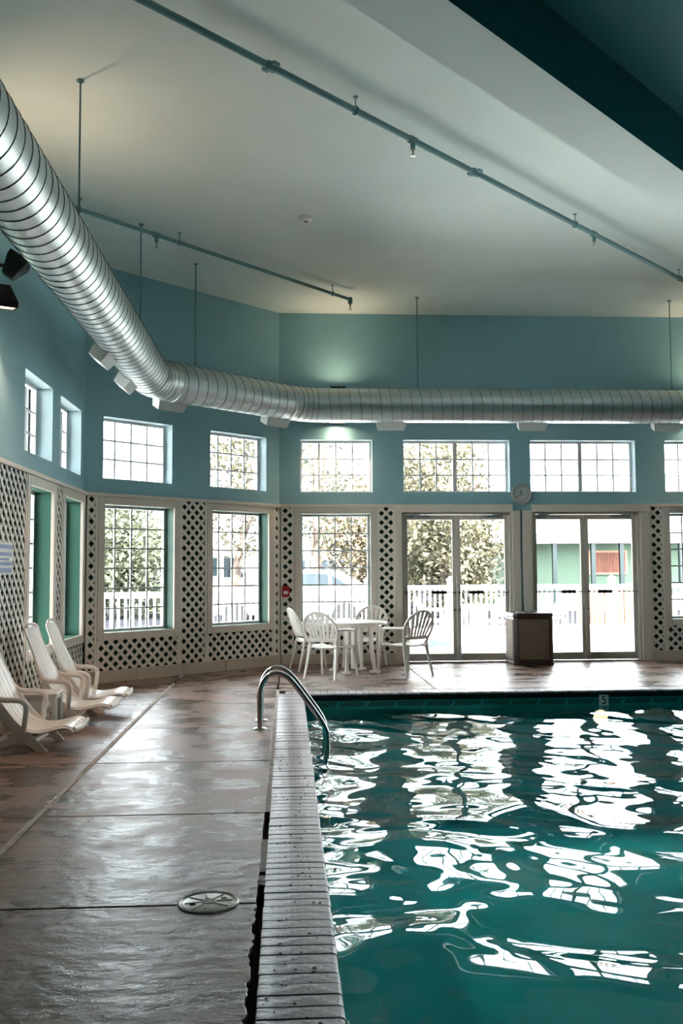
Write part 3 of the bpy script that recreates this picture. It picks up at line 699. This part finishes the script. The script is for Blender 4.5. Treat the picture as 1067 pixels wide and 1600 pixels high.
# ------------------------------------------------------------------ litter bin
lb = empty('litter_bin', (3.6, 13.66, 0), 0, 'square brown litter bin with pebbled panels between the doors', 'litter bin')
s = .295; ch = .05; H = .76
oc = [(-s+ch, -s), (s-ch, -s), (s, -s+ch), (s, s-ch), (s-ch, s), (-s+ch, s), (-s, s-ch), (-s, -s+ch)]
MB().prism(oc, .0, .70).build('body', M['bin_frame'], lb, bevel=.008)
oc2 = [(x*1.03, y*1.03) for x, y in oc]
MB().prism(oc2, .70, .765).build('lid', M['bin_frame'], lb, bevel=.02)
MB().lathe([(.19, .766), (.19, .772), (.16, .775), (.15, .768)], 30).build('opening_ring', M['chrome'], lb, smooth=True)
MB().lathe([(.15, .764), (.15, .769)], 30).build('opening', M['dark'], lb)
MB().prism(oc2, .0, .05).build('foot', M['bin_frame'], lb, bevel=.01)
for k in range(4):
    o = MB().box(-s+ch+.02, s-ch-.02, -s-.008, -s+.01, .09, .67).build('panel', M['bin_panel'], lb, bevel=.006, rz=k*math.pi/2)

# ------------------------------------------------------------------ resin armchair
def armchair(m):
    t = empty('resin_armchair')
    # local: facing +y, width x, seat at z .42
    rows = []
    for j in range(7):
        yv = -.2+.43*j/6; w = .205+.03*j/6
        rows.append([(w*u, yv, .415+.012*abs(u)**2-.02*math.cos(u*1.4)-.03*max(0, (j-5))*.5+(.01 if j < 1 else 0)) for u in [-1+2*i/8 for i in range(9)]])
    MB().sheet(rows, .012).build('seat', m, t, smooth=True)
    MB().tube(bez([(-.21, -.2, .41), (-.235, .1, .405), (-.2, .23, .395), (0, .245, .385), (.2, .23, .395), (.235, .1, .405), (.21, -.2, .41), (0, -.215, .4)], 5)+[(-.21, -.2, .41)], .014, 6, sx=1.4).build('seat_rim', m, t, smooth=True)
    back = lambda x, z: -.205-.17*max(0, (z-.42))/.45*1.0+.32*x*x     # recline and wrap of the back
    R0 = .245; zc = .63
    arch = []
    for k in range(21):
        a = math.pi*(-.18)+math.pi*1.36*k/20; x = R0*math.cos(a); z = zc+.235*math.sin(a); arch.append((x, back(x, z), z))
    MB().tube([(.19, back(.19, .43), .43)]+arch+[(-.19, back(-.19, .43), .43)], .016, 8, sx=1.3, up=(0, 1, 0)).build('back_frame', m, t, smooth=True)
    for k in range(7):
        u = (k-3)/3; xb, xt = .135*u, .215*u
        zt = zc+.235*math.sqrt(max(0, 1-(xt/R0)**2))-.012; zb_ = .52-.02*(1-u*u)
        pts = [(xb+(xt-xb)*q, back(xb+(xt-xb)*q, zb_+(zt-zb_)*q), zb_+(zt-zb_)*q) for q in [i/5 for i in range(6)]]
        rw = [[Vector(p)+Vector((dx*(.75+.45*i/5), 0, 0)) for dx in (-.021, .0, .021)] for i, p in enumerate(pts)]
        MB().sheet(rw, .009).build('back_slat', m, t, smooth=True)
    rw = [[(x, back(x, z), z) for x in [-.19+.38*i/8 for i in range(9)]] for z in (.485, .505, .53)]
    MB().sheet(rw, .012).build('back_rail', m, t, smooth=True)
    for sgn in (-1, 1):
        arm = bez([(sgn*.235, back(.235, .6)-.0, .64), (sgn*.265, -.12, .635), (sgn*.275, .02, .63), (sgn*.265, .14, .62), (sgn*.25, .2, .585)], 5)
        MB().tube(arm, .03, 8, sx=.6, up=(1, 0, 0)).build('arm', m, t, smooth=True)
        fl = bez([(sgn*.25, .2, .6), (sgn*.245, .215, .41), (sgn*.255, .235, .2), (sgn*.27, .26, 0)], 4)
        MB().tube(fl, [.03-.012*i/(len(fl)-1) for i in range(len(fl))], 7, sx=.7, up=(1, 0, 0)).build('leg', m, t, smooth=True)
        bl = bez([(sgn*.19, -.2, .45), (sgn*.205, -.235, .25), (sgn*.225, -.3, 0)], 4)
        MB().tube(bl, [.03-.012*i/(len(bl)-1) for i in range(len(bl))], 7, sx=.7, up=(1, 0, 0)).build('leg', m, t, smooth=True)
    return t
ch0 = armchair(M['resin'])
tc = (.92, 12.82)
spots = [(.56, 12.2, -.55, 'white resin armchair nearest the pool, back turned, left of the round table'),
         (.38, 13.26, -1.3, 'white resin armchair between the round table and the alarm corner'),
         (1.14, 13.52, 2.75, 'white resin armchair on the window side of the round table'),
         (1.58, 12.42, .58, 'white resin armchair right of the round table, facing away from the pool')]
for i, (x, y, rz, lb_) in enumerate(spots):
    o = ch0 if i == 0 else copy_tree(ch0)
    o.location = (x, y, 0); o.rotation_euler = (0, 0, rz); tag(o, lb_, 'chair', 'white resin armchairs round the table')
# round table
def round_table(loc, rz, m, label, group):
    t = empty('round_table', loc, rz, label, 'table', group)
    MB().lathe([(.38, .665), (.43, .668), (.445, .675), (.45, .69), (.44, .7), (.2, .702), (.02, .702)], 44).build('table_top', m, t, smooth=True)
    MB().lathe([(.37, .635), (.37, .667), (.38, .667)], 36).build('apron', m, t, smooth=True)
    for k in range(4):
        a = math.pi/4+k*math.pi/2; c, s_ = math.cos(a), math.sin(a)
        MB().tube([(c*.24, s_*.24, .66), (c*.25, s_*.25, .35), (c*.3, s_*.3, .035)], [.042, .034, .03], 8).build('leg', m, t, smooth=True)
        o = MB().box(-.07, .07, -.045, .045, 0, .035).build('foot', m, t, bevel=.012); o.location = (c*.3, s_*.3, 0); o.rotation_euler = (0, 0, a)
    MB().lathe([(.05, .05), (.05, .66)], 12).build('umbrella_tube', m, t, smooth=True)
    return t
round_table((tc[0], tc[1], 0), .35, M['resin'], 'round white resin table ringed by four armchairs', None)

# ------------------------------------------------------------------ low lounge chairs along the left wall
def lounge(m):
    t = empty('lounge_chair')
    # local: x = forward (0 back top .. .78 lip), y = across (-.24...24)
    prof = bez([(0, .9), (.015, .84), (.085, .66), (.19, .42), (.27, .27), (.35, .2), (.47, .165), (.59, .175), (.68, .198), (.745, .193), (.78, .165)], 4)
    prof = [(p.x, p.y) for p in [Vector((a[0], a[1], 0)) for a in prof]]
    nseg = len(prof)
    split = [i for i, p in enumerate(prof) if p[0] > .33][0]
    for nm, i0, i1, wa, wb in (('back_slat', 0, split+1, .225, .24), ('seat_slat', split, nseg, .24, .25)):
        for k in range(6):
            rows = []
            for i in range(i0, i1):
                q = (i-i0)/(i1-1-i0); w = wa+(wb-wa)*q
                if nm == 'back_slat' and q < .12: w -= .05*(1-q/.12)**2
                y0, y1 = w*(-1+2*k/6)+.004, w*(-1+2*(k+1)/6)-.004
                dip = lambda yv: .02*(1-(yv/w)**2)
                rows.append([(prof[i][0]-dip(yv)*.7, yv, prof[i][1]-dip(yv)*.5) for yv in (y0, (y0+y1)/2, y1)])
            MB().sheet(rows, .01).build(nm, m, t, smooth=True)
    # curled top edge and front lip
    MB().tube([(.0, -.185, .895), (-.008, -.11, .912), (-.01, 0, .918), (-.008, .11, .912), (.0, .185, .895)], .016, 8).build('top_edge', m, t, smooth=True)
    MB().tube([(.78, -.25, .175), (.79, -.12, .162), (.792, 0, .158), (.79, .12, .162), (.78, .25, .175)], .02, 8, sx=.8).build('front_lip', m, t, smooth=True)
    for sg in (-1, 1):
        yo = sg*.26
        rail_ = [(p[0], yo*(.86 if p[1] > .6 else .97), p[1]-.012) for p in prof[::2]]
        MB().tube(rail_, .024, 8, sx=.5, up=(0, 1, 0)).build('side_rail', m, t, smooth=True)
        arm = bez([(.11, yo, .55), (.17, yo*1.04, .45), (.23, yo*1.08, .415), (.32, yo*1.1, .41), (.385, yo*1.1, .40), (.42, yo*1.1, .36), (.415, yo*1.08, .28), (.40, yo*1.05, .16)], 5)
        MB().tube(arm, .022, 8, sx=1.0, up=(0, 1, 0)).build('arm', m, t, smooth=True)
        a, b = sorted((yo*.97, yo*.97+sg*.025))
        MB().prism([(.17, .44), (.23, .39), (.33, .26), (.5, .10), (.585, .012), (.585, 0), (.52, 0), (.42, .07), (.28, .19), (.16, .34)], a, b, axis='y').build('front_leg', m, t, bevel=.006)
        a, b = sorted((yo*.86, yo*.86+sg*.025))
        MB().prism([(.52, .17), (.46, .17), (.30, .115), (.1, .06), (-.02, .012), (-.02, 0), (.05, 0), (.2, .03), (.36, .07), (.5, .13)], a, b, axis='y').build('rear_leg', m, t, bevel=.006)
    MB().box(.10, .14, -.21, .21, .02, .055).build('stretcher', m, t, bevel=.008); MB().box(.43, .47, -.23, .23, .055, .09).build('stretcher', m, t, bevel=.008)
    return t
lc0 = lounge(M['resin'])
LS = [(-2.45, 7.64, .0, 'white resin lounge chair nearest the camera, cut off by the left edge'),
      (-2.40, 8.83, .02, 'middle white resin lounge chair, just past the small side table'),
      (-2.40, 9.56, .05, 'farthest white resin lounge chair, by the corner window')]
for i, (x, y, rz, lb_) in enumerate(LS):
    o = lc0 if i == 0 else copy_tree(lc0)
    o.location = (x, y, 0); o.rotation_euler = (0, 0, rz); tag(o, lb_, 'lounge chair', 'white lounge chairs along the left wall')
stb = empty('side_table', (-2.18, 8.36, 0), .05, 'small square white resin side table between two lounge chairs', 'side table')
MB().box(-.17, .17, -.15, .15, .325, .35).build('table_top', M['resin'], stb, bevel=.012)
MB().box(-.15, .15, -.13, .13, .285, .326).build('apron', M['resin'], stb, bevel=.006)
for sx_ in (-1, 1):
    for sy_ in (-1, 1): MB().tube([(sx_*.135, sy_*.115, .33), (sx_*.15, sy_*.13, 0)], [.03, .02], 6).build('leg', M['resin'], stb, smooth=True)

# ------------------------------------------------------------------ outside: ground, fence, trees, cars, building
M['patio'] = mat('patio_concrete', srgb(205, 202, 198), .8, var=.05, vscale=1)
M['lot'] = mat('parking_asphalt', srgb(40, 41, 46), .95, spec=0, var=.08, vscale=.6)
M['bark'] = mat('tree_bark', srgb(112, 96, 86), .9, var=.25, vscale=6)
def leaf_mat(name, a):
    m = mat(name, a, .7, spec=.2, var=.5, vscale=1.1); return m
M['leaf1'] = leaf_mat('olive_leaf', srgb(102, 97, 78)); M['leaf2'] = leaf_mat('green_leaf', srgb(94, 98, 80)); M['leaf3'] = leaf_mat('tan_leaf', srgb(114, 104, 84))
o = MB().box(-60, 60, D+TH, 21.6, -.12, -.02).build('patio', M['patio']); tag(o, kind='structure')
o = MB().box(-60, XL-TH, -40, D+TH, -.12, -.03).build('side_yard', M['patio']); tag(o, kind='structure')
o = MB().box(-120, 120, 21.6, 160, -.2, -.06).build('parking_lot', M['lot']); tag(o, kind='structure')
M['fence'] = mat('fence_vinyl', srgb(235, 236, 238), .4)
pk = MB().box(-.021, .021, -.011, .011, .08, 1.05).mesh('picket', M['fence'])
pst = MB().box(-.065, .065, -.065, .065, 0, 1.2).prism([(-.08, 1.2), (.08, 1.2), (.08, 1.22), (0, 1.29), (-.08, 1.22)], -.08, .08, axis='y').mesh('post', M['fence'])
def fence(A, B, label):
    A, B = Vector((*A, -.03)), Vector((*B, -.03)); L = (B-A).length; t = empty('picket_fence', A, math.atan2(B.y-A.y, B.x-A.x), label, 'fence', 'white picket fences outside')
    for z in (.08, .99): MB().box(0, L, -.025, .025, z, z+.1).build('rail', M['fence'], t)
    n = round(L/1.83); sp = L/n
    for i in range(n+1): inst('post', pst, t, (sp*i, 0, 0))
    k = int(L/.118)
    for i in range(1, k):
        u = i*L/k
        if abs(u-round(u/sp)*sp) > .085: inst('picket', pk, t, (u, 0, 0))
fence((-2.0, 20.4), (15, 21.2), 'long white picket fence across the patio beyond the glass doors')
fence((-2.0, 15.95), (-2.0, 20.2), 'white picket fence running away from the house beyond the angled windows')
fence((-8.5, 15.2), (-2.0, 15.7), 'white picket fence close outside the left corner windows')

def tree(loc, h, rad, leaf, n, ls, label, stems=1, crown=.25, seed=1, lean=0):
    r = random.Random(seed); t = empty('tree', loc, 0, label, 'tree', 'trees beyond the fence')
    for s in range(stems):
        a = r.uniform(0, 6.28); dx, dy = math.cos(a)*.25*s+lean, math.sin(a)*.15*s
        pts = bez([(dx*.3, dy*.3, 0), (dx*.6+r.uniform(-.1, .1), dy, h*.25), (dx*1.6+r.uniform(-.2, .2), dy*2, h*.5), (dx*3+r.uniform(-.3, .3), dy*4, h*.85)], 4)
        r0 = h*.022/math.sqrt(stems)+.03
        MB().tube(pts, [r0*(1-.8*i/(len(pts)-1)) for i in range(len(pts))], 8).build('trunk', M['bark'], t, smooth=True)
        for b in range(7):
            q = pts[int(len(pts)*(.35+.55*b/7))]; a = r.uniform(0, 6.28); ln = rad*r.uniform(.5, .9)
            MB().tube([q, q+Vector((math.cos(a)*ln*.5, math.sin(a)*ln*.5, ln*.3)), q+Vector((math.cos(a)*ln, math.sin(a)*ln, ln*.45))], [r0*.3, r0*.2, r0*.06], 5).build('branch', M['bark'], t, smooth=True)
    rs = np.random.RandomState(seed); K = 60
    z0 = h*crown; cz = rs.uniform(0, 1, K); wr = np.sqrt(np.clip(1-(2*cz-1)**2*.85, .05, 1)); ca = rs.uniform(0, 6.28, K); cr = np.sqrt(rs.rand(K))*.8*wr*rad
    cc = np.stack([np.cos(ca)*cr+lean, np.sin(ca)*cr, z0+(h-z0)*cz], -1); cs = rad*rs.uniform(.16, .34, K)
    ix = rs.randint(0, K, n); P = cc[ix]+rs.normal(0, 1, (n, 3))*cs[ix, None]*np.array([.62, .62, .62])
    u = rs.normal(0, 1, (n, 3)); u /= np.linalg.norm(u, axis=1)[:, None]; v = np.cross(u, rs.normal(0, 1, (n, 3))); v /= np.linalg.norm(v, axis=1)[:, None]
    s1 = ls*rs.uniform(.6, 1.3, n)[:, None]; q = np.stack([P-u*s1, P+v*s1*.45, P+u*s1, P-v*s1*.45], 1).reshape(-1, 3)
    me = bpy.data.meshes.new('foliage'); me.from_pydata(q.tolist(), [], np.arange(4*n).reshape(n, 4).tolist()); me.materials.append(leaf); me.update()
    tag(inst('foliage', me, t), kind='stuff')
tree((5.0, 29, 0), 5.7, 2.3, M['leaf1'], 16000, .10, 'dense olive bushy tree beyond the fence, filling the left glass doors', 3, .06, 3)
tree((2.9, 32.5, 0), 4.2, 1.9, M['leaf3'], 9000, .10, 'tan-leaved bushy tree beside the olive one beyond the fence', 2, .1, 4)
tree((4.4, 36, 0), 5.0, 1.9, M['leaf3'], 9000, .10, 'tan tree farther back behind the olive tree beyond the fence', 2, .08, 9)
tree((.75, 27, 0), 8.5, 1.7, M['leaf2'], 2200, .11, 'tall thin tree with pale bare stems behind the table window', 3, .28, 5)
tree((-1.9, 31.5, 0), 7.0, 1.8, M['leaf1'], 2600, .11, 'leaning tree seen through the angled window by the alarm corner', 2, .3, 6, .3)
tree((-5.3, 30, 0), 3.7, 2.4, M['leaf2'], 11000, .10, 'low green tree seen through the corner window by the lounge chairs', 2, .1, 7)
tree((-13, 24.5, 0), 6.0, 2.8, M['leaf2'], 9000, .11, 'green tree outside the left wall windows', 2, .12, 8)

def car(loc, rz, col, label, van=False):
    t = empty('parked_van' if van else 'parked_car', loc, rz, label, 'van' if van else 'car', 'vehicles parked beyond the fence')
    m = mat('car_paint', tuple(c*.4 for c in col), .3, spec=.6); gl = mat('car_glass', (.03, .04, .05), .1); ty = M['black']
    if van:
        body = [(-2.6, .35), (2.5, .35), (2.6, .55), (2.55, 1.0), (1.95, 1.2), (1.45, 2.1), (1.2, 2.25), (-2.5, 2.25), (-2.6, 2.1)]
        win = [[(1.0, 1.25), (1.75, 1.25), (1.35, 1.95), (1.0, 1.95)], [(-.4, 1.3), (.8, 1.3), (.8, 1.95), (-.4, 1.95)], [(-2.2, 1.3), (-.6, 1.3), (-.6, 1.95), (-2.2, 1.95)]]
    else:
        body = [(-2.2, .35), (2.15, .3), (2.25, .5), (2.2, .78), (1.2, .92), (.55, 1.42), (.2, 1.48), (-1.1, 1.48), (-1.9, 1.02), (-2.2, .95), (-2.25, .6)]
        win = [[(.0, .95), (1.0, .95), (.5, 1.36), (.0, 1.39)], [(-1.0, .95), (-.08, .95), (-.08, 1.39), (-.95, 1.38)], [(-1.65, .98), (-1.08, .95), (-1.05, 1.36)]]
    MB().prism(body, -.86, .86, axis='y').build('body', m, t, bevel=.07)
    for w in win:
        for sg in (-1, 1): MB().prism(w, sg*.862-.006, sg*.862+.006, axis='y').build('window', gl, t)
    for x in (-1.4, 1.45):
        for sg in (-1, 1):
            w = MB().lathe([(.2, -.1), (.32, -.1), (.33, -.06), (.33, .06), (.32, .1), (.2, .1)], 20).build('wheel', ty, t); w.matrix_local = Matrix.Translation((x, sg*.8, .33)) @ RX
    for sg in (-1, 1):
        MB().box(2.16, 2.26, sg*.68-.14, sg*.68+.14, .55, .7).build('headlamp', M['white'], t); MB().box(-2.62 if van else -2.26, -2.54 if van else -2.16, sg*.7-.1, sg*.7+.1, .65, .85).build('tail_lamp', M['red'], t)
car((.2, 24.6, -.06), 3.0, srgb(196, 200, 206), 'silver car parked beyond the fence behind the table window')
car((.6, 42, -.06), 2.9, srgb(236, 236, 236), 'white van parked far beyond the fence behind the table window', True)
car((-4.6, 39, -.06), .1, srgb(200, 60, 50), 'red car parked far back beyond the angled windows')
car((-3.4, 34.5, -.06), .1, srgb(236, 238, 240), 'white van parked far beyond the fence behind the angled window', True)
car((-8.4, 26, -.06), .3, srgb(60, 66, 76), 'dark car parked beyond the corner fence by the lounge chairs')

bl = empty('green_building', (7.6, 32, -.06), 0, 'low pale green building with white roof edge beyond the right doors', 'building')
M['gwall'] = mat('pale_green_siding', srgb(98, 116, 98), .8, var=.04, vscale=2)
M['redwood'] = mat('red_brown_boards', srgb(112, 66, 50), .7, var=.25, vscale=5)
MB().box(0, 16, 0, 6, 0, 2.55).build('wall', M['gwall'], bl)
MB().box(-.7, 16.7, -1.0, 6.6, 2.36, 2.68).build('fascia', M['vinyl'], bl)
MB().prism([(-1.2, 2.68), (6.8, 2.68), (2.8, 3.3)], -.8, 16.8, axis='x').build('roof', M['patio'], bl)
for x in (1.55, 2.9, 3.9, 6.0, 8.4): MB().box(x-.07, x+.07, -.9, -.75, 0, 2.45).build('post', M['tile_dark'], bl)
for i in range(11): MB().box(3.05+i*.115, 3.05+i*.115+.098, -.12, -.05, 1.35, 2.05).build('shutter_board', M['redwood'], bl)
MB().box(2.98, 4.38, -.1, -.04, 1.28, 2.12).build('shutter_frame', mat('shutter_frame_paint', srgb(196, 140, 116), .7), bl)
bf = empty('board_fence', (7.3, 22.9, -.06), 0, 'red-brown board fence behind the white pickets at the right door', 'fence')
for i in range(9): MB().box(i*.17, i*.17+.15, -.012, .012, .02, 1.0+.02*(i % 3)).build('board', M['redwood'], bf)
for z in (.25, .8): MB().box(0, 1.53, .012, .05, z, z+.08).build('rail', M['redwood'], bf)

# patio furniture just outside the doors
chp = armchair(M['resin_bright'])
PS = [(4.25, 18.2, 2.6, 'white patio armchair outside, seen through the second door leaf'), (2.95, 18.5, -1.9, 'white patio armchair outside, seen through the first pair of doors'), (7.35, 18.0, 1.9, 'white patio armchair outside, seen through the last door leaf'), (5.55, 19.3, .7, 'white patio armchair outside, seen behind the litter bin')]
for i, (x, y, rz, lb_) in enumerate(PS):
    o = chp if i == 0 else copy_tree(chp); o.location = (x, y, -.02); o.rotation_euler = (0, 0, rz); tag(o, lb_, 'chair', 'white patio chairs outside')
round_table((3.8, 18.9, -.02), .1, M['resin_bright'], 'round white patio table outside the first pair of doors', None)
kb = empty('kerb_block', (2.75, 17.3, -.02), .05, 'low blue-grey concrete block lying on the patio outside', 'block')
M['kerb'] = mat('blue_grey_concrete', srgb(92, 98, 108), .8, var=.2, vscale=6)
MB().prism([(-.16, 0), (.16, 0), (.12, .12), (-.12, .12)], -.26, .26, axis='x').build('block', M['kerb'], kb, bevel=.01)
